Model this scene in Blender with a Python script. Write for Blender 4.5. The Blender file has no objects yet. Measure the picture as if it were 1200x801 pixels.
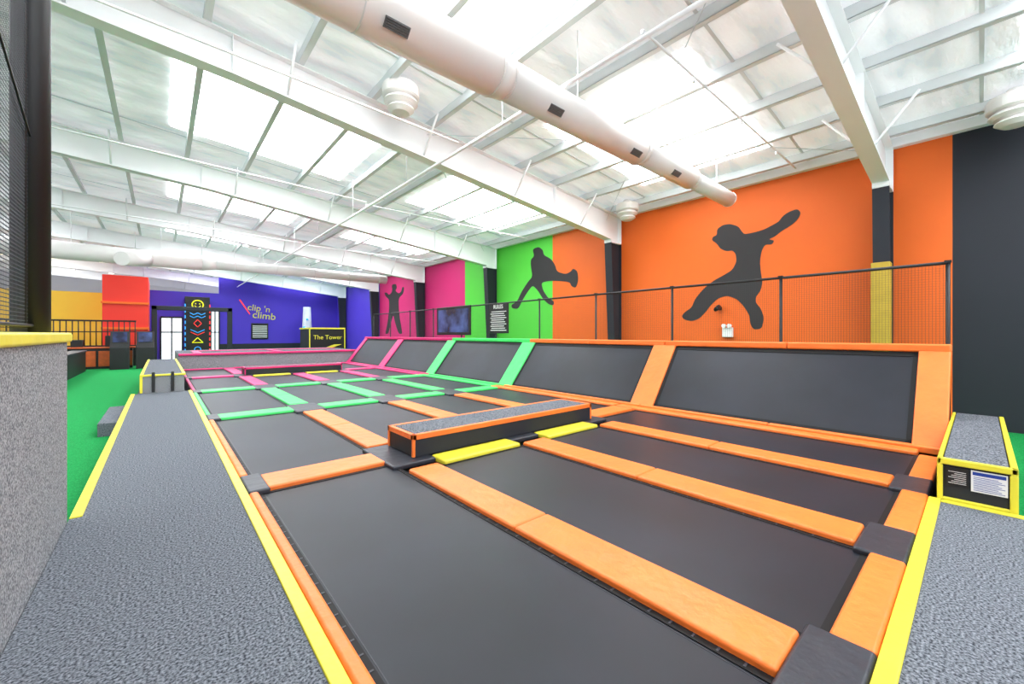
import bpy, bmesh, math, random
from mathutils import Vector, Matrix
random.seed(4)
S=bpy.context.scene
COL=S.collection

# ---------------------------------------------------------------- materials
def s2l(c):
    return tuple((x/12.92 if x<=0.04045 else ((x+0.055)/1.055)**2.4) for x in [v/255 for v in c])
def mat(name,rgb,rough=0.5,noise=0.0,nscale=40,bump=0.0,bscale=60,metal=0.0,emis=0.0,rgb2=None,spec=0.5,coat=0.0,detail=3,stretch=None,bdist=0.02,lo=0.35,hi=0.65):
    m=bpy.data.materials.new(name); m.use_nodes=True
    nt=m.node_tree; b=nt.nodes['Principled BSDF']
    c=s2l(rgb)
    b.inputs['Roughness'].default_value=rough
    b.inputs['Metallic'].default_value=metal
    b.inputs['Specular IOR Level'].default_value=spec
    b.inputs['Coat Weight'].default_value=coat
    tc=nt.nodes.new('ShaderNodeTexCoord')
    mp=nt.nodes.new('ShaderNodeMapping'); nt.links.new(tc.outputs['Object'],mp.inputs['Vector'])
    if stretch: mp.inputs['Scale'].default_value=stretch
    c2=s2l(rgb2) if rgb2 else tuple(x*(1-noise) for x in c)
    n=nt.nodes.new('ShaderNodeTexNoise'); n.inputs['Scale'].default_value=nscale; n.inputs['Detail'].default_value=detail
    nt.links.new(mp.outputs[0],n.inputs['Vector'])
    r=nt.nodes.new('ShaderNodeValToRGB')
    r.color_ramp.elements[0].position=lo; r.color_ramp.elements[1].position=hi
    r.color_ramp.elements[0].color=(*c2,1); r.color_ramp.elements[1].color=(*c,1)
    nt.links.new(n.outputs['Fac'],r.inputs[0]); nt.links.new(r.outputs[0],b.inputs['Base Color'])
    if emis:
        nt.links.new(r.outputs[0],b.inputs['Emission Color']); b.inputs['Emission Strength'].default_value=emis
    if bump:
        n2=nt.nodes.new('ShaderNodeTexNoise'); n2.inputs['Scale'].default_value=bscale; n2.inputs['Detail'].default_value=4
        nt.links.new(mp.outputs[0],n2.inputs['Vector'])
        bp=nt.nodes.new('ShaderNodeBump'); bp.inputs['Strength'].default_value=bump; bp.inputs['Distance'].default_value=bdist
        nt.links.new(n2.outputs['Fac'],bp.inputs['Height']); nt.links.new(bp.outputs[0],b.inputs['Normal'])
    return m

M={}
M['orange']=mat('vinyl_orange',(252,126,50),0.42,0.10,3,0.6,7,bdist=.022)
M['green']=mat('vinyl_green',(66,222,108),0.42,0.10,3,0.6,7,bdist=.022)
M['pink']=mat('vinyl_pink',(222,42,118),0.42,0.10,3,0.6,7,bdist=.022)
M['yellow']=mat('vinyl_yellow',(232,220,60),0.42,0.08,3,0.4,7,bdist=.02)
M['dark']=mat('vinyl_charcoal',(46,49,58),0.42,0.15,4,0.5,7,bdist=.02)
M['black']=mat('black_powdercoat',(20,21,24),0.5,0.1,8)
M['bed']=mat('trampoline_weave',(30,35,46),0.46,0.45,0.8,0.05,500,detail=8,spec=0.36)
M['bededge']=mat('bed_webbing',(9,10,12),0.6,0.2,30,spec=.3)
M['carpet']=mat('carpet_grey',(138,143,151),0.95,0,75,0.15,260,rgb2=(50,54,61),spec=0.08,detail=12,lo=.36,hi=.66)
M['carpetw']=mat('carpet_wall_grey',(168,170,174),0.95,0,90,0.2,200,rgb2=(92,95,101),spec=0.1,detail=12,lo=.38,hi=.62)
M['fcarpet']=mat('carpet_dark',(120,122,126),0.95,0,60,0.3,200,rgb2=(90,92,96),spec=0.1,detail=4)
M['turf']=mat('turf_green',(40,166,88),0.9,0,60,0.6,200,rgb2=(26,130,64),spec=0.1,detail=6)
M['w_orange']=mat('paint_orange',(236,104,22),0.65,0.04,0.6,0.05,60)
M['w_green']=mat('paint_green',(84,205,62),0.65,0.04,0.6)
M['w_pink']=mat('paint_pink',(205,34,112),0.65,0.04,0.6)
M['w_black']=mat('paint_black',(28,32,42),0.7,0.08,0.6)
M['w_blue']=mat('paint_blue',(74,50,196),0.65,0.05,0.6)
M['w_yellow']=mat('paint_yellow',(250,212,66),0.65,0.05,0.6)
M['w_red']=mat('paint_red',(235,50,35),0.6,0.05,0.6)
M['w_white']=mat('paint_white',(235,236,238),0.6,0.04,0.6)
M['w_grey']=mat('paint_light_grey',(190,196,206),0.6,0.1,2)
M['sil']=mat('silhouette_black',(44,42,44),0.7,0.05,2)
M['steel']=mat('steel_white',(248,250,251),0.45,0.03,1.5)
M['purlin']=mat('steel_grey_primer',(222,228,229),0.45,0.06,1.5)
M['duct']=mat('duct_paint',(238,236,233),0.4,0.04,1.2)
M['insul']=mat('insulation_white_glow',(246,248,251),0.55,0,1.7,1.0,2.4,emis=0.33,rgb2=(212,218,222),detail=9,stretch=(0.55,1.7,1),bdist=0.085,lo=.36,hi=.60,spec=.3)  # emission is an added even glow that brightens the ceiling; insulation is no lamp
M['sky']=mat('skylight_panel',(250,252,255),0.5,0.02,1,emis=10.5)
M['grille']=mat('grille_dark',(120,120,122),0.5,0.4,60)
M['sign']=mat('sign_white',(240,240,240),0.5,0.02,5)
M['ink']=mat('ink_blue',(30,60,150),0.6,0.02,5)
M['wood']=mat('counter_orange',(205,92,34),0.5,0.2,5)
M['beige']=mat('column_pad_tan',(188,158,48),0.6,0.1,5)
M['neon']=mat('neon_yellow',(240,240,40),0.5,0.02,5,emis=0.5)
M['logo']=mat('logo_yellow',(222,214,60),0.6,0.02,5)
M['neonr']=mat('neon_red',(250,60,60),0.5,0.02,5,emis=0.5)
M['neonb']=mat('neon_blue',(60,170,250),0.5,0.02,5,emis=0.5)
M['screen']=mat('screen_blue',(66,84,140),0.25,0,1.4,emis=.35,rgb2=(24,28,52))
M['glass']=mat('daylight_glass',(240,246,255),0.2,0.02,1,emis=0.8)
M['warm']=mat('lamp_warm',(255,240,205),0.4,0.02,1,emis=5.0)

def netmat(name,cell,line,rgb):
    m=bpy.data.materials.new(name); m.use_nodes=True; nt=m.node_tree
    b=nt.nodes['Principled BSDF']; b.inputs['Base Color'].default_value=(*s2l(rgb),1); b.inputs['Roughness'].default_value=.8
    tc=nt.nodes.new('ShaderNodeTexCoord'); sp=nt.nodes.new('ShaderNodeSeparateXYZ'); nt.links.new(tc.outputs['Object'],sp.inputs[0])
    def m_(op,a,bv=None):
        n=nt.nodes.new('ShaderNodeMath'); n.operation=op
        if isinstance(a,float): n.inputs[0].default_value=a
        else: nt.links.new(a,n.inputs[0])
        if bv is not None:
            if isinstance(bv,float): n.inputs[1].default_value=bv
            else: nt.links.new(bv,n.inputs[1])
        return n.outputs[0]
    h=m_('ADD',sp.outputs['X'],sp.outputs['Y'])
    a=m_('LESS_THAN',m_('FRACT',m_('MULTIPLY',h,1.0/cell)),line/cell)
    c=m_('LESS_THAN',m_('FRACT',m_('MULTIPLY',sp.outputs['Z'],1.0/cell)),line/cell)
    al=m_('MAXIMUM',a,c)
    nt.links.new(al,b.inputs['Alpha'])
    return m
M['net']=netmat('fence_netting',0.04,0.0018,(60,60,62))
M['net2']=netmat('dense_netting',0.026,0.0055,(58,62,70))

# ---------------------------------------------------------------- builders
def empty(name):
    e=bpy.data.objects.new(name,None); COL.objects.link(e); return e
def add(name,me,m,par=None,smooth=False):
    o=bpy.data.objects.new(name,me); COL.objects.link(o)
    if m: me.materials.append(M[m] if isinstance(m,str) else m)
    if par: o.parent=par
    if smooth:
        for p in me.polygons: p.use_smooth=True
    return o
def boxes(name,lst,m,par=None,bevel=0.0,seg=2):
    bm=bmesh.new()
    for (x0,x1,y0,y1,z0,z1) in lst:
        v=[bm.verts.new(p) for p in [(x0,y0,z0),(x1,y0,z0),(x1,y1,z0),(x0,y1,z0),(x0,y0,z1),(x1,y0,z1),(x1,y1,z1),(x0,y1,z1)]]
        for f in [(3,2,1,0),(4,5,6,7),(0,1,5,4),(1,2,6,5),(2,3,7,6),(3,0,4,7)]:
            bm.faces.new([v[i] for i in f])
    me=bpy.data.meshes.new(name); bm.to_mesh(me); bm.free()
    o=add(name,me,m,par)
    if bevel:
        md=o.modifiers.new('b','BEVEL'); md.width=bevel; md.segments=seg
        for p in me.polygons: p.use_smooth=True
        md.harden_normals=True
    return o
def box(name,x0,x1,y0,y1,z0,z1,m,par=None,bevel=0.0): return boxes(name,[(x0,x1,y0,y1,z0,z1)],m,par,bevel)
def prisms(name,lst,m,par=None,bevel=0,axis='Y'):
    bm=bmesh.new()
    for pts,a,b in lst:
        if axis=='Y': A=[bm.verts.new((p[0],a,p[1])) for p in pts]; B=[bm.verts.new((p[0],b,p[1])) for p in pts]
        elif axis=='X': A=[bm.verts.new((a,p[0],p[1])) for p in pts]; B=[bm.verts.new((b,p[0],p[1])) for p in pts]
        n=len(pts)
        bm.faces.new(A); bm.faces.new(B[::-1])
        for i in range(n): bm.faces.new([A[i],B[i],B[(i+1)%n],A[(i+1)%n]])
    bmesh.ops.recalc_face_normals(bm,faces=bm.faces)
    me=bpy.data.meshes.new(name); bm.to_mesh(me); bm.free()
    o=add(name,me,m,par)
    if bevel:
        md=o.modifiers.new('b','BEVEL'); md.width=bevel; md.segments=2
        for p in me.polygons: p.use_smooth=True
        md.harden_normals=True
    return o
def cyls(name,lst,m,par=None,seg=20,smooth=True):
    bm=bmesh.new()
    for p0,p1,r0,r1 in lst:
        p0=Vector(p0);p1=Vector(p1); d=p1-p0; L=d.length
        q=Vector((0,0,1)).rotation_difference(d.normalized()).to_matrix().to_4x4()
        bmesh.ops.create_cone(bm,cap_ends=True,segments=seg,radius1=r0,radius2=r1,depth=L,matrix=Matrix.Translation((p0+p1)/2)@q)
    me=bpy.data.meshes.new(name); bm.to_mesh(me); bm.free()
    o=add(name,me,m,par)
    for p in me.polygons: p.use_smooth=len(p.vertices)==4
    return o
def lathe(name,prof,loc,m,par=None,seg=32):
    bm=bmesh.new(); rings=[]
    for r,z in prof:
        rings.append([bm.verts.new((loc[0]+r*math.cos(2*math.pi*i/seg),loc[1]+r*math.sin(2*math.pi*i/seg),loc[2]+z)) for i in range(seg)])
    for a,b in zip(rings,rings[1:]):
        for i in range(seg): bm.faces.new([a[i],a[(i+1)%seg],b[(i+1)%seg],b[i]])
    bm.faces.new(rings[0]); bm.faces.new(rings[-1][::-1])
    bmesh.ops.recalc_face_normals(bm,faces=bm.faces)
    me=bpy.data.meshes.new(name); bm.to_mesh(me); bm.free()
    o=add(name,me,m,par)
    return o
def text(name,s,loc,size,m,face,par=None,ext=0.004,align='CENTER',rot=0):
    c=bpy.data.curves.new(name,'FONT'); c.body=s; c.size=size; c.extrude=ext; c.align_x=align; c.align_y='CENTER'
    c.materials.append(M[m])
    o=bpy.data.objects.new(name,c); COL.objects.link(o); o.location=loc
    o.rotation_euler=(math.pi/2,rot,-math.pi/2) if face=='-X' else (math.pi/2,rot,0)
    if par: o.parent=par
    return o

# ---------------------------------------------------------------- dimensions
FZ=-0.45; WX=13.3; Y0=-8; YF=42; YB=60; XL=-13
def zr(x): return 6.25+0.085*(WX-x)

# ---------------------------------------------------------------- room shell
box('floor',XL,WX+.3,Y0,YB,FZ-.1,FZ,'fcarpet')
boxes('floor_turf',[(-3.8,-.6,-3,YF,FZ,FZ+.01),(-.6,WX,30.0,YF,FZ,FZ+.01),(9.3,WX,-3,30,FZ,FZ+.01),(5.7,9.3,-3,.25,FZ,FZ+.01)],'turf')
for nm,a,b,mm in [('black',Y0,.4,'w_black'),('orange',.4,12.57,'w_orange'),('green',12.57,19.5,'w_green'),('pink',19.5,31.6,'w_pink'),('blue',31.6,YF,'w_blue')]:
    box('wall_right_'+nm,WX,WX+.2,a,b,FZ,zr(WX)+.02,mm)
box('wall_far',3.7,WX,YF,YF+.2,FZ,zr(8),'w_blue')
box('wall_far_low',-.7,3.7,YF,YF+.2,FZ,5.0,'w_blue')
box('wall_back',XL,WX,YB,YB+.2,FZ,zr(XL),'w_white')
box('wall_left',XL-.2,XL,Y0,YB,FZ,zr(XL),'w_white')
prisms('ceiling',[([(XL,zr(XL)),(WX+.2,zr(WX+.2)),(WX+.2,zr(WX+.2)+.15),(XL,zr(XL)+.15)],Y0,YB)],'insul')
raft=[-6.1,1.5,9.05,16.6,24.2,31.7,39.3,46.9,54.5]
sk=0
for a,b in zip(raft,raft[1:]):
    c=(a+b)/2
    for x0,x1 in [(-8.6,-4.6),(.2,4.7),(7.2,11.7)]:
        sk+=1
        if c>YF+4 and x0>-1: continue
        prisms('window_%d'%sk,[([(x0,zr(x0)-.03),(x1,zr(x1)-.03),(x1,zr(x1)-.004),(x0,zr(x0)-.004)],c-1.8,c+1.8)],'sky')
pl=[]
x=12.6
while x>XL:
    z=zr(x)
    pl.append((x-.035,x+.035,Y0,YB,z-.21,z-.005)); pl.append((x-.035,x+.08,Y0,YB,z-.215,z-.2))
    x-=1.5
boxes('roof_purlins',pl,'purlin')
st=[]
for a,b in zip(raft,raft[1:]):
    for k in (1,4):
        yy=a+(b-a)*k/5
        st.append(([(XL,zr(XL)-.03),(WX,zr(WX)-.03),(WX,zr(WX)-.018),(XL,zr(XL)-.018)],yy-.03,yy+.03))
prisms('roof_straps',st,'purlin')
def zb(x): return 5.12+.108*(12.5-x) if x>1 else 5.12+.108*11.5+.065*(1-x)
for y in raft:
    e=empty('portal_frame')
    xe=12.55 ; xl=XL+.1
    top=lambda x: zr(x)-.215
    prisms('rafter_web',[([(xe,zb(xe)),(1,zb(1)),(xl,zb(xl)),(xl,top(xl)),(13.2,top(13.2)),(13.2,5.0),(xe,5.0)],y-.012,y+.012)],'steel',e)
    prisms('rafter_flanges',[
      ([(xe,zb(xe)-.02),(1,zb(1)-.02),(1,zb(1)+.012),(xe,zb(xe)+.012)],y-.15,y+.15),
      ([(1,zb(1)-.02),(xl,zb(xl)-.02),(xl,zb(xl)+.012),(1,zb(1)+.012)],y-.15,y+.15),
      ([(13.2,top(13.2)),(xl,top(xl)),(xl,top(xl)-.02),(13.2,top(13.2)-.02)],y-.15,y+.15),
      ([(xe-.02,5.0),(xe+.015,5.0),(xe+.015,zb(xe)),(xe-.02,zb(xe))],y-.15,y+.15),
      ([(xe,4.98),(13.2,4.98),(13.2,5.02),(xe,5.02)],y-.15,y+.15),
      ([(13.18,5.0),(13.2,5.0),(13.2,top(13.2)),(13.18,top(13.2))],y-.15,y+.15)],'steel',e)
    prisms('web_stiffeners',[([(xx-.008,zb(xx)),(xx+.008,zb(xx)),(xx+.008,top(xx)),(xx-.008,top(xx))],y-.13,y+.13) for xx in (9.6,1.0,-3)],'steel',e)
    if y<YF:
        prisms('column_lower',[([(xe,4.98),(xe+.02,4.98),(12.9,FZ),(12.86,FZ)],y-.15,y+.15),
          ([(xe+.01,4.98),(13.2,4.98),(13.2,FZ),(12.88,FZ)],y-.06,y+.06),
          ([(13.18,4.98),(13.2,4.98),(13.2,FZ),(13.18,FZ)],y-.15,y+.15)],'w_black',e)
    br=[]
    for xb in (10.9,7.9,4.9,1.9,-1.1):
        for s in (-1,1):
            br.append(((xb,y+s*.03,zb(xb)+.03),(xb,y+s*.75,zr(xb)-.2),.025,.025))
    cyls('flange_braces',br,'steel',e,8)
box('column_pad',12.5,12.80,1.33,1.67,.9,3.25,'beige',None,.02)
boxes('trim_1',[(13.12,13.3,Y0,YF,6.02,6.24)],'steel')

# ---------------------------------------------------------------- ducts, pipes, diffusers
d=empty('ventilation_duct')
Yd,Zd=4.6,5.36
secs=[(-6,3.6,.32),(3.85,7.4,.28),(7.55,9.7,.24),(9.85,12.0,.20)]
L=[]
for i,(a,b,r) in enumerate(secs):
    L.append(((a,Yd,Zd),(b,Yd,Zd),r,r))
    if i<3: L.append(((b,Yd,Zd),(secs[i+1][0],Yd,Zd),r,secs[i+1][2]))
cyls('duct_body',L,'duct',d,48)
rg=[]
for a,b,r in secs:
    n=max(1,int((b-a)/1.9))
    for k in range(n+1):
        xx=a+(b-a)*k/n
        rg.append(((xx-.012,Yd,Zd),(xx+.012,Yd,Zd),r+.006,r+.006))
cyls('duct_bands',rg,'duct',d,48)
for xg,r in ((2.05,.32),(4.75,.28),(7.05,.28),(8.7,.24)):
    me=bpy.data.meshes.new('g'); bm=bmesh.new()
    ang=math.radians(228)
    c=Vector((xg,Yd+math.cos(ang)*r,Zd+math.sin(ang)*r)); nrm=Vector((0,math.cos(ang),math.sin(ang))); tv=Vector((0,-math.sin(ang),math.cos(ang)))
    def bx(cx,ct,hx,ht,h0,h1):
        vs=[]
        for h in (h0,h1):
            for sx,st in ((-1,-1),(1,-1),(1,1),(-1,1)):
                vs.append(bm.verts.new(c+Vector((cx+sx*hx,0,0))+tv*(ct+st*ht)+nrm*h))
        for f in [(3,2,1,0),(4,5,6,7),(0,1,5,4),(1,2,6,5),(2,3,7,6),(3,0,4,7)]: bm.faces.new([vs[i] for i in f])
    bx(0,0,.15,.06,-.06,.012)
    for k in range(5): bx(0,-.048+.024*k,.14,.006,.012,.03)
    bm.to_mesh(me); bm.free(); add('duct_grille',me,'grille',d)
cyls('duct_hangers',[((x,Yd,Zd+.2),(x,Yd,zr(x)-.02),.01,.01) for x in (-3,0,2.5,5.5,8.5,11.2)],'steel',d,8)
d2=empty('round_air_duct')
cyls('duct_body',[((2.2,26.3,5.25),(11.5,26.3,5.25),.27,.27),((-9,26.3,5.25),(1.6,26.3,5.25),.38,.38),((1.6,26.3,5.25),(2.2,26.3,5.25),.38,.27)],'duct',d2,28)
cyls('duct_bands',[((x-.03,26.3,5.25),(x+.03,26.3,5.25),.285,.285) for x in (3,5,7,9,11)],'duct',d2,28)
cyls('duct_branch',[((-.5,26.3,5.2),(-1.3,24.6,4.9),.36,.30)],'duct',d2,28)
cyls('duct_hangers',[((x,26.3,5.4),(x,26.3,zr(x)-.02),.015,.015) for x in (-3,0,3,6,9,11)],'steel',d2,8)
prof=[(.05,.28),(.31,.28),(.325,.24),(.325,.10),(.30,.08),(.23,.075),(.23,.04),(.29,.03),(.30,.0),(.24,-.04),(.17,-.05),(.17,-.08),(.23,-.09),(.235,-.11),(.15,-.17),(.05,-.18)]
prof=[(r*1.19,z*1.25) for r,z in prof]
for X_ in (3.9,12.45):
    for Y_ in (-.45,8.15,17.5,26.5,35.5):
        z=zr(X_)-.50
        e=empty('round_ceiling_diffuser')
        lathe('drum',prof,(X_,Y_,z),'duct',e,40)
        cyls('mount',[((X_,Y_,z+.34),(X_,Y_,zr(X_)-.005),.12,.12)],'duct',e,20)
cyls('sprinkler_main_pipe',[((4.95,Y0,5.62),(4.95,YF-.3,5.62),.035,.035)],'steel',None,12)
for x,y in ((4.95,3),(4.95,12.8),(4.95,20.5),(4.95,28.6)):
    cyls('sprinkler_branch_pipe',[((x,y,5.72),(x+7.0,y,5.72),.02,.02),((x,y,5.66),(x,y,5.72),.03,.03)]+[((x+k,y,5.72),(x+k,y,5.62),.012,.02) for k in (1.5,3.5,5.5)],'steel',None,8)
for y in (7.5,12.8,20.5,28.6):
    cyls('sprinkler_branch_pipe',[((-8,y,6.1),(4.95,y,5.8),.02,.02)],'steel',None,8)
cyls('sprinkler_hangers',[((4.95,y,5.66),(4.95,y,zr(4.95)-.1),.012,.012) for y in range(-6,42,4)],'steel',None,6)
cyls('roof_bracing_rods',[((12.4,1.6,5.8),(5,9,6.55),.010,.010),((12.4,9,5.8),(5,1.6,6.55),.010,.010),((12.4,9.1,5.8),(5,16.5,6.55),.010,.010),((12.4,16.5,5.8),(5,9.1,6.55),.010,.010)],'purlin',None,6)

# ---------------------------------------------------------------- decks
def carpet_deck(name,parts,yel):
    e=empty(name); boxes('carpet',parts,'carpet',e); boxes('edge_padding',yel,'yellow',e,.008); return e
carpet_deck('carpeted_walkway',[(-.6,.58,-3,14.65,FZ,0)],[(.58,.66,.33,14.65,-.04,.012),(-.60,-.52,5.15,14.65,-.04,.012)])
carpet_deck('carpeted_entry_deck',[(.585,5.62,-3,.245,FZ,0)],[(.662,5.70,.245,.33,-.04,.012),(5.62,5.70,-3,.243,-.04,.012)])
box('carpeted_step',-.95,-.62,11.4,13.9,FZ,-.18,'carpet',None,.01)
e=empty('padded_partition_wall')
box('carpet_panel',-.86,-.605,-3,5.1,FZ,1.53,'carpetw',e)
boxes('top_padding',[(-.89,-.575,-3,1.2,1.53,1.61),(-.89,-.575,1.21,5.13,1.53,1.61)],'yellow',e,.02)
e=empty('safety_net')
cyls('pole',[((-.72,4.55,1.61),(-.72,4.55,zb(-.72)-.03),.10,.10)],'black',e,24)
box('net_panel',-.722,-.718,1.7,4.55,1.61,zb(-.72)-.05,'net2',e)
box('net_panel_front',-.722,-.718,-3,1.35,1.61,zb(-.72)-.05,'net2',e)
box('net_panel_mid',-.722,-.718,1.35,1.7,1.61,zb(-.72)-.05,'net2',e)
cyls('lacing',[((-.70,-2.9,1.66),(-.70,4.5,1.66),.012,.012),((-.72,4.38,1.65),(-.72,4.38,6.3),.008,.008),((-.70,1.7,4.2),(-.70,4.4,3.0),.007,.007)],'black',e,6)

e=empty('raised_carpet_platform')
box('body',-.4,.5,14.7,23.5,FZ,.46,'carpetw',e)
boxes('yellow_edges',[(-.43,-.36,14.68,23.5,.44,.5),(.46,.53,14.68,23.5,.44,.5),(-.43,.53,14.67,14.74,.45,.5),(-.43,-.37,14.67,14.72,0.01,.45)],'yellow',e,.01)
box('top',-.38,.48,14.7,23.5,.46,.485,'carpet',e)
boxes('posts',[(-.19,-.12,14.655,14.70,0.02,.56),(.21,.28,14.655,14.70,0.02,.56)],'black',e,.01)
e=empty('raised_carpet_block')
box('body',5.74,9.2,-.21,.27,FZ,.37,'w_black',e)
box('top',5.78,9.2,-.17,.23,.37,.395,'carpet',e)
boxes('yellow_edges',[(5.71,9.2,.24,.275,.335,.402),(5.71,9.2,-.225,-.18,.335,.402),(5.71,5.765,-.225,.275,.345,.402),(5.71,5.77,.235,.275,.0,.34),(5.71,5.77,-.225,-.175,.0,.34),(5.71,5.76,-.18,.24,0,.03)],'yellow',e,.01)
box('notice_white',5.728,5.739,-.165,.055,.13,.325,'sign',e)
box('notice_band',5.725,5.727,-.155,.045,.285,.315,'ink',e)
boxes('notice_text',[(5.725,5.727,-.15+.02*(i%3),.04,.145+.015*i,.149+.015*i) for i in range(9)],'ink',e)
box('notice_black',5.728,5.739,.07,.215,.16,.32,'black',e)
boxes('notice_lines',[(5.725,5.727,.085,.20-.02*(i%3),.175+.018*i,.179+.018*i) for i in range(7)],'sign',e)

# ---------------------------------------------------------------- trampoline court
court=empty('trampoline_court')
box('frame_base',.665,7.95,.335,23.45,FZ,-.09,'black',court)
cells=[(.74,2.20),(2.59,4.02),(4.45,5.85),(6.25,7.68)]
strips=[(2.20,2.59),(4.02,4.45),(5.85,6.25)]
cc=[5.1,9.65,14.25,18.85]
rows=[(.53,4.83),(5.37,9.38),(9.92,13.98),(14.52,18.58),(19.12,23.15)]
rcol=['orange','orange','green','pink','pink']; ccol=['orange','green','green','pink']
beds=[];edges=[];hems=[]
for ri,(a,b) in enumerate(rows):
    for ci,(x0,x1) in enumerate(cells):
        aa,bb=a,b
        if ci in(1,2):
            if ri in(0,3): bb=b-.43
            if ri in(1,4): aa=a+.12
        beds.append((x0-.01,x1+.01,aa-.01,bb+.01,-.07,-.036))
        w=.05
        edges+= [(x0,x0+w,aa,bb,-.036,-.030),(x1-w,x1,aa,bb,-.036,-.030),(x0+w,x1-w,aa,aa+w,-.036,-.030),(x0+w,x1-w,bb-w,bb,-.036,-.030)]
        q=w+.012; h=.005
        hems+= [(x0+q,x0+q+h,aa+q,bb-q,-.036,-.034),(x1-q-h,x1-q,aa+q,bb-q,-.036,-.034)]
        if ri<2:
            n=int((bb-aa)/.13)
            for k in range(n):
                yy=aa+.09+k*.13
                hems+=[(x0+.005,x0+w-.01,yy,yy+.012,-.03,-.027),(x1-w+.01,x1-.005,yy,yy+.012,-.03,-.027)]
boxes('trampoline_beds',beds,'bed',court)
boxes('bed_webbing',edges,'bededge',court)
boxes('bed_stitching',hems,'dark',court)
pads={k:[] for k in('orange','green','pink','yellow','dark')}
PZ=(-.06,.015)
for ri,(a,b) in enumerate(rows):
    for (x0,x1) in strips:
        s=a+ (.10 if ri==0 else .28); t=b-.28 if ri<4 else b
        if ri in (0,3): t=b-.43
        mid=(s+t)/2
        pads[rcol[ri]]+=[(x0,x1,s,mid-.002,*PZ),(x0,x1,mid+.002,t,*PZ)]
    pads[rcol[ri]].append((7.68,7.96,a+.02,b+.5,*PZ))
for y,c in zip(cc,ccol):
    for ci,(x0,x1) in enumerate(cells):
        if ci in(1,2) and (abs(y-5.1)<.1 or abs(y-18.85)<.1):
            pads['yellow'].append((x0+.1,x1-.06,y-.72,y-.37,*PZ)); continue
        pads[c].append((x0+.1,x1-.08,y-.25,y+.23,*PZ))
    for (x0,x1) in strips:
        pads['dark'].append((x0-.1,x1+.1,y-.50,y+.50,-.06,.010))
    pads['dark'].append((.66,.86,y-.30,y+.30,-.06,.016))
for ci,(x0,x1) in enumerate(cells):
    pads['orange'].append((x0+.1 if ci else x0,x1-.1,.333,.53,*PZ))
    pads['pink'].append((x0,x1,23.17,23.45,*PZ))
for (x0,x1) in strips:
    pads['dark'].append((x0-.1,x1+.12,.333,.63,-.06,.010))
for a,b,c in[(.33,4.78,'orange'),(5.42,9.33,'orange'),(9.97,13.93,'green'),(14.57,18.5,'pink'),(19.2,23.4,'pink')]:
    pads[c].append((.663,.745,a,b,*PZ))
for k,v in pads.items(): boxes('pads_'+k,v,k,court,.024,4)
for y,c in((5.1,'orange'),(18.85,'pink')):
    e=empty('raised_balance_block')
    box('body',2.45,6.05,y-.34,y+.38,.016,.26,'black',e)
    box('carpet_side',2.47,6.03,y-.35,y+.39,.017,.23,'w_black',e)
    box('carpet_top',2.50,6.0,y-.29,y+.33,.25,.302,'carpet',e)
    boxes('trim_padding',[(2.43,6.07,y-.36,y-.30,.235,.306),(2.43,6.07,y+.34,y+.40,.235,.306),(2.43,2.49,y-.36,y+.40,.235,.306),(6.01,6.07,y-.36,y+.40,.235,.306),(2.43,2.47,y-.36,y-.32,.016,.25),(2.43,2.47,y+.36,y+.40,.016,.25),(6.03,6.07,y-.36,y-.32,.016,.25)],c,e,.008)

# ---------------------------------------------------------------- angled wall trampolines
P0=Vector((7.97,0.0)); P1=Vector((9.02,1.32)); dv=(P1-P0); Ls=dv.length; u=dv/Ls; nv=Vector((-u.y,u.x))
def sp(s0,s1,h0,h1):
    return [tuple(P0+u*s0+nv*h0),tuple(P0+u*s1+nv*h0),tuple(P0+u*s1+nv*h1),tuple(P0+u*s0+nv*h1)]
dvs=[(.28,.63),(4.60,5.15),(9.25,9.85),(13.85,14.45),(18.5,19.1),(23.1,23.5)]
dcol=['orange','orange','green','green','pink','pink']
wall=empty('angled_trampoline_wall')
prisms('support_frame',[([(8.0,FZ),(9.3,FZ),(9.3,1.28),(9.05,1.28),(8.0,-.08)],.3,23.48)],'black',wall)
for (a,b),c in zip(dvs,dcol):
    prisms('side_pad_'+c,[(sp(.02,Ls,-.02,.04),a,b)],c,wall,.02)
bl=[];el=[];hl=[]
for i in range(5):
    a=dvs[i][1];b=dvs[i+1][0]
    bl.append((sp(.03,Ls,-.03,-.005),a-.02,b+.02))
    el+= [(sp(.06,.12,-.01,.004),a,b),(sp(Ls-.1,Ls-.02,-.01,.004),a,b),(sp(.05,Ls-.03,-.01,.004),a,a+.06),(sp(.05,Ls-.03,-.01,.004),b-.06,b)]
prisms('wall_beds',bl,'bed',wall); prisms('wall_bed_webbing',el,'bededge',wall)
boxes('base_pad_dark',[(7.94,8.05,.3,23.4,-.05,.04)],'dark',wall,.02)
for nm,c,rng in (('orange','orange',[(.28,2.4),(2.41,4.87),(4.88,7.1),(7.11,9.5)]),('green','green',[(9.51,11.8),(11.81,14.1)]),('pink','pink',[(14.11,16.4),(16.41,18.8),(18.81,21.2),(21.21,23.5)])):
    boxes('top_cap_'+nm,[(8.98,9.32,a,b,1.32,1.44) for a,b in rng],c,wall,.025)
    boxes('base_pad_'+nm,[(7.90,8.05,a,b,-.04,.055) for a,b in rng],c,wall,.02)

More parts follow.
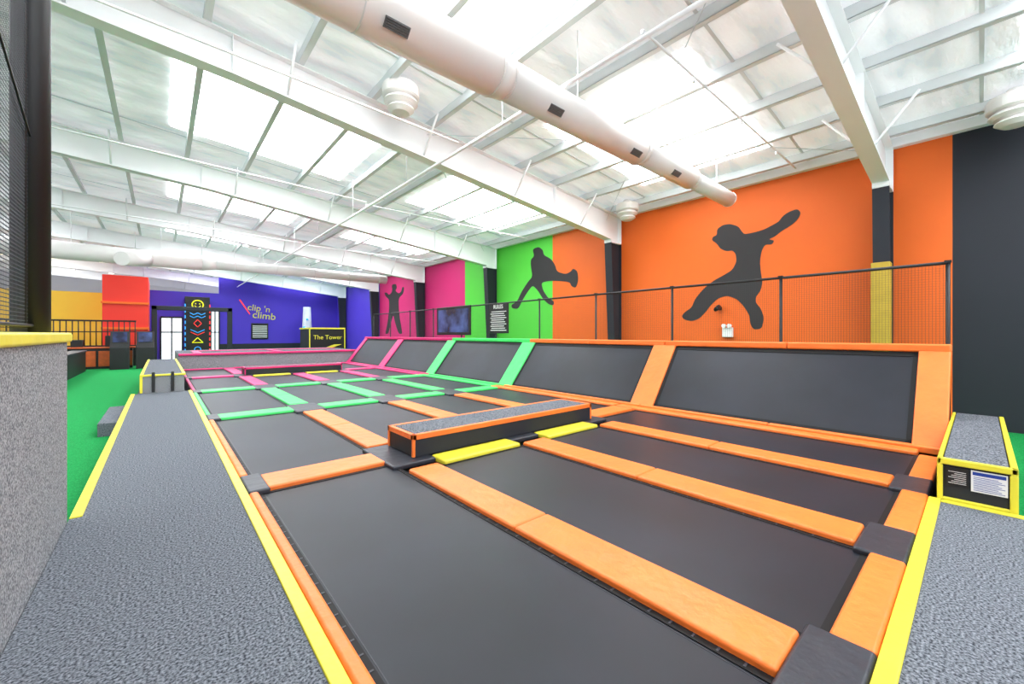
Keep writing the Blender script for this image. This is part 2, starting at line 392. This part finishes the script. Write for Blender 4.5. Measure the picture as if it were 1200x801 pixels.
e=empty('netting_fence')
ps=[.33+2.28*i for i in range(11)]
cyls('posts',[((9.38,y,FZ),(9.38,y,2.72),.028,.028) for y in ps],'black',e,12)
cyls('rails',[((9.38,.3,2.72),(9.38,23.2,2.72),.026,.026)],'black',e,12)
box('net',9.379,9.381,.33,23.1,1.2,2.72,'net',e)
boxes('post_caps',[(9.34,9.42,y-.04,y+.04,2.72,2.76) for y in ps],'black',e)
e=empty('rules_sign')
box('board',9.26,9.30,10.9,12.0,1.62,2.72,'black',e,.01)
boxes('text_lines',[(9.252,9.259,11.0+.06*(i%3),11.9-.05*(i%2),1.72+.075*i,1.745+.075*i) for i in range(10)],'sign',e)
text('title','RULES',(9.25,11.45,2.58),.2,'sign','-X',e)
e=empty('framed_display_board')
box('frame',9.26,9.31,13.2,15.8,1.55,2.75,'black',e,.02)
box('screen',9.25,9.262,13.35,15.65,1.67,2.63,'screen',e)

# ---------------------------------------------------------------- wall murals (flat painted figures)
def mural(name,pts,cu,cv,yc,zc,sy,sz,ky,kz,m='sil'):
    bm=bmesh.new()
    P=[]
    for p in pts:
        q=p[0]-cu
        P.append((yc-q*(sy+ky*q), zc-(p[1]-cv)*(sz+kz*q)))
    for _ in range(2):
        Q=[]
        for i in range(len(P)):
            a=P[i];b=P[(i+1)%len(P)]
            Q+=[(a[0]*.8+b[0]*.2,a[1]*.8+b[1]*.2),(a[0]*.2+b[0]*.8,a[1]*.2+b[1]*.8)]
        P=Q
    A=[bm.verts.new((WX-.012,p[0],p[1])) for p in P]
    f=bm.faces.new(A)
    r=bmesh.ops.extrude_face_region(bm,geom=[f]); 
    bmesh.ops.translate(bm,vec=(.010,0,0),verts=[v for v in r['geom'] if isinstance(v,bmesh.types.BMVert)])
    bmesh.ops.triangulate(bm,faces=[f for f in bm.faces if len(f.verts)>4])
    bmesh.ops.recalc_face_normals(bm,faces=bm.faces)
    me=bpy.data.meshes.new(name); bm.to_mesh(me); bm.free(); return add(name,me,m)
m1=[(880,273),(888,271),(897,268),(906,263),(913,259),(918,252),(925,247),(935,243),(939,247),(937,253),(931,260),(924,265),(916,270),(909,276),(901,280),(908,281),(905,286),(897,286),(893,293),(891,305),(892,318),(894,330),(892,340),(886,348),(886,354),(892,361),(896,372),(893,385),(884,386),(880,380),(879,369),(872,358),(864,350),(853,346),(842,349),(833,358),(827,366),(820,373),(811,376),(802,374),(799,370),(803,365),(811,360),(815,350),(824,339),(836,329),(849,322),(859,316),(864,306),(863,297),(859,293),(852,294),(845,291),(841,285),(835,281),(836,277),(841,275),(841,268),(848,263),(857,262),(866,265),(870,271),(873,274)]
mural('jumping_figure_mural',m1,870,391,4.72,1.6,.0240,.0258,-.000034,-.000038)
m2=[(624,292),(631,289),(636,293),(637,299),(645,303),(650,310),(652,318),(662,321),(668,318),(671,314),(676,317),(677,328),(674,337),(669,335),(667,330),(655,329),(643,329),(634,331),(636,340),(642,349),(649,353),(648,358),(642,356),(636,350),(630,340),(624,334),(618,342),(612,352),(607,362),(600,361),(599,357),(606,353),(611,342),(618,331),(624,324),(622,312),(622,304),(626,300)]
mural('kicking_figure_mural',m2,640,391,12.95,1.6,.055,.039,-.00012,-.00009)
m3=[(459,333),(464,333),(465,338),(463,341),(467,345),(470,343),(471,338),(473,339),(472,346),(467,350),(467,360),(468,372),(470,384),(471,391),(467,391),(463,378),(461,368),(458,378),(455,391),(451,391),(453,383),(455,372),(456,360),(456,350),(452,346),(450,341),(453,341),(456,345),(460,341)]
mural('standing_figure_mural',m3,460,391,29.2,1.6,.15,.0647,0,0)

e=empty('emergency_light')
box('housing',13.18,13.3,4.95,5.25,1.5,1.8,'sign',e,.02)
cyls('lamps',[((13.1,5.02,1.85),(13.22,5.02,1.85),.06,.05),((13.1,5.18,1.85),(13.22,5.18,1.85),.06,.05)],'sign',e,16)
e=empty('security_camera')
box('bracket',13.1,13.3,5.3,5.4,2.35,2.45,'black',e); cyls('lens',[((12.95,5.35,2.35),(13.2,5.35,2.45),.06,.07)],'black',e,14)

# ---------------------------------------------------------------- far end
e=empty('raised_platform')
box('carpet_body',.6,8.9,23.75,30,FZ,.64,'carpetw',e)
boxes('edge_pads',[(.6,4,23.68,23.9,.60,.70),(4.02,8.9,23.68,23.9,.60,.70)],'pink',e,.02)
box('deck_top',.6,8.9,23.9,30,.64,.66,'carpet',e)
boxes('rear_pads',[(1.2,8.6,27.5,27.9,.66,.70),(1.2,1.5,24.2,27.4,.66,.70),(4.6,4.9,24.2,27.4,.66,.70)],'pink',e,.01)
e=empty('tower_entry_box')
box('body',7.85,10.2,30.6,33.2,FZ,2.0,'black',e,.02)
boxes('yellow_trim',[(7.8,10.25,30.55,30.6,1.94,2.04),(7.8,7.87,30.55,33.2,1.94,2.04),(7.8,7.87,30.55,30.6,.2,2.0),(10.18,10.25,30.55,30.6,.2,2.0)],'logo',e,.01)
text('lettering','The Tower',(9.02,30.5,1.35),.42,'logo','-Y',e)
prisms('stripe',[([(8.0,.3),(8.5,.3),(10.0,.85),(9.5,.85)],30.56,30.59)],'logo',e)
box('baseboard_far',3.7,WX,YF-.06,YF,FZ,.75,'w_black')
e=empty('wall_logo')
text('line_1',"clip 'n",(6.6,YF-.02,3.85),.75,'logo','-Y',e,rot=.10,ext=.015)
text('line_2','climb',(7.0,YF-.02,3.2),.85,'logo','-Y',e,rot=.10,ext=.015)
prisms('swoosh',[([(5.1,4.55),(5.2,4.6),(5.95,3.35),(5.88,3.3)],YF-.03,YF-.01)],'neonr',e)
e=empty('notice_board'); box('board',6.0,7.3,YF-.12,YF-.002,1.15,2.55,'black',e,.02); boxes('lines',[(6.1,7.2,YF-.13,YF-.12,1.3+.16*i,1.36+.16*i) for i in range(7)],'sign',e)
e=empty('climbing_wall_panel')
box('panel',1.45,3.05,YF-.5,YF-.1,FZ,4.6,'black',e,.02)
def ring(cx,cz,r,m,n=20,a0=0,a1=2*math.pi,t=.035):
    st=(a1-a0)/n
    cyls('ring',[((cx+r*math.cos(a0+st*i),YF-.53,cz+r*math.sin(a0+st*i)),(cx+r*math.cos(a0+st*(i+1)),YF-.53,cz+r*math.sin(a0+st*(i+1))),t,t) for i in range(n)],m,e,6)
ring(2.25,3.95,.36,'neon',t=.05); ring(2.25,3.95,.2,'neon',10,math.pi*1.1,math.pi*1.9)
boxes('eyes',[(2.08,2.16,YF-.56,YF-.5,4.0,4.08),(2.34,2.42,YF-.56,YF-.5,4.0,4.08)],'neon',e)
def zig(pts,m,t=.035):
    cyls('zigzag',[((a[0],YF-.53,a[1]),(b[0],YF-.53,b[1]),t,t) for a,b in zip(pts,pts[1:])],m,e,6)
zig([(1.75,3.3),(2.0,3.15),(2.25,3.3),(2.5,3.15),(2.75,3.3)],'neonb'); zig([(1.75,3.05),(2.0,2.9),(2.25,3.05),(2.5,2.9),(2.75,3.05)],'neonb')
zig([(2.25,2.75),(2.5,2.45),(2.25,2.15),(2.0,2.45),(2.25,2.75)],'neonr'); zig([(1.8,1.95),(2.25,1.7),(2.7,1.95)],'neonb'); zig([(1.8,1.75),(2.25,1.5),(2.7,1.75)],'neonr')
zig([(1.9,.9),(2.25,1.3),(2.6,.9),(1.9,.9)],'neon'); ring(2.25,.35,.2,'neonb')
boxes('side_lights',[(1.42,1.5,YF-.56,YF-.5,i*.45-.3,i*.45-.05) for i in range(10)],'neonb',e)
boxes('side_lights_b',[(3.0,3.08,YF-.56,YF-.5,i*.45-.3,i*.45-.05) for i in range(10)],'neonr',e)
for i,(a,b,c,d_) in enumerate(((.0,1.3,FZ,2.9),(3.15,3.7,FZ,3.6))):
    e=empty('door_%d'%(i+1)); box('glass',a,b,YF-.06,YF-.02,c,d_,'glass',e)
    boxes('frame',[(a-.06,a+.04,YF-.1,YF-.01,c,d_),(b-.04,b+.06,YF-.1,YF-.01,c,d_),(a,b,YF-.1,YF-.01,d_-.05,d_+.08),(a,b,YF-.1,YF-.01,1.7,1.78),((a+b)/2-.04,(a+b)/2+.04,YF-.1,YF-.01,c,d_)],'black',e)
e=empty('climbing_arch')
boxes('arch',[(-.5,-.2,38,38.4,FZ,3.6),(3.9,4.2,38,38.4,FZ,3.6),(-.5,4.2,38,38.4,3.3,3.6)],'w_black',e,.03)
e=empty('climbing_column')
cyls('shaft',[((9.9,39.5,FZ),(9.9,39.5,4.0),.5,.30)],'w_grey',e,24)
cyls('holds',[((9.9+.4*math.cos(a),39.5+.4*math.sin(a),z),(9.9+.58*math.cos(a),39.5+.58*math.sin(a),z),.1,.05) for a,z in ((3.6,.5),(4.2,1.1),(4.9,1.7),(3.9,2.2),(4.5,2.9))],'neonb',e,10)
box('wall_yellow',-12.5,-2.9,YF,YF+.2,FZ,4.6,'w_yellow')
e=empty('red_pylon'); box('core',-2.9,-.65,37.5,41.9,FZ,5.5,'w_red',e,.03); boxes('bands',[(-2.95,-.6,37.42,37.5,3.6,3.75),(-2.95,-.6,37.42,37.5,1.9,2.05)],'w_orange',e)
e=empty('service_counter')
box('base',-7.5,-1.3,33.6,34.6,FZ,.75,'black',e); boxes('front_panels',[(-7.4+1.55*i,-5.95+1.55*i,33.54,33.6,-.3,.6) for i in range(4)],'wood',e,.02)
box('top',-7.6,-1.2,33.5,34.7,.75,.83,'wood',e,.02)
boxes('till_and_shelves',[(-5.6,-5.1,33.9,34.3,.83,1.3),(-3.9,-3.4,33.9,34.3,.83,1.25),(-2.5,-1.6,33.9,34.4,.83,1.5),(-6.9,-6.3,33.9,34.3,.83,1.4)],'black',e,.03)
e=empty('mezzanine_railing')
cyls('bars',[((-9+.25*i,35.5,.83),(-9+.25*i,35.5,2.4),.03,.03) for i in range(32)],'black',e,6)
boxes('rails',[(-9,-1.2,35.46,35.54,2.36,2.46),(-9,-1.2,35.46,35.54,1.7,1.76),(-9,-1.2,35.3,35.7,FZ,.9)],'black',e)
e=empty('low_barrier'); box('pad',-3.6,-3.1,20,32,FZ,.62,'black',e,.03); box('pad_cap',-3.65,-3.05,20,32,.62,.7,'dark',e,.02)
for xx,yy in ((-1.1,32.3),(-2.2,32.3)):
    e=empty('arcade_cabinet')
    prisms('body',[([(yy,FZ),(yy+.9,FZ),(yy+.9,1.6),(yy+.5,1.75),(yy+.3,1.1),(yy,.8)],xx,xx+.8)],'black',e,0,'X')
    prisms('display',[([(yy+.30,1.12),(yy+.48,1.68),(yy+.47,1.69),(yy+.29,1.13)],xx+.1,xx+.7)],'screen',e,0,'X')
e=empty('rear_downlights')
cyls('lamps',[((x,y,7.3),(x,y,7.2),.18,.18) for x in (-11,-8.5,-6,-3.5) for y in (45,49.5,53)],'warm',e,16)

# ---------------------------------------------------------------- light
w=bpy.data.worlds.new('World'); S.world=w; w.use_nodes=True
bg=w.node_tree.nodes['Background']; bg.inputs[0].default_value=(.93,.96,1,1); bg.inputs[1].default_value=2.5

cam=bpy.data.cameras.new('camera'); co=bpy.data.objects.new('camera',cam); COL.objects.link(co)
co.location=(0,0,1.6); co.rotation_euler=(math.pi/2,0,-math.radians(40.9)); cam.sensor_width=36; cam.lens=14.25; cam.shift_y=-.0079; cam.clip_start=.02; cam.clip_end=300
S.camera=co
S.view_settings.view_transform='Standard'
S.view_settings.exposure=-0.05
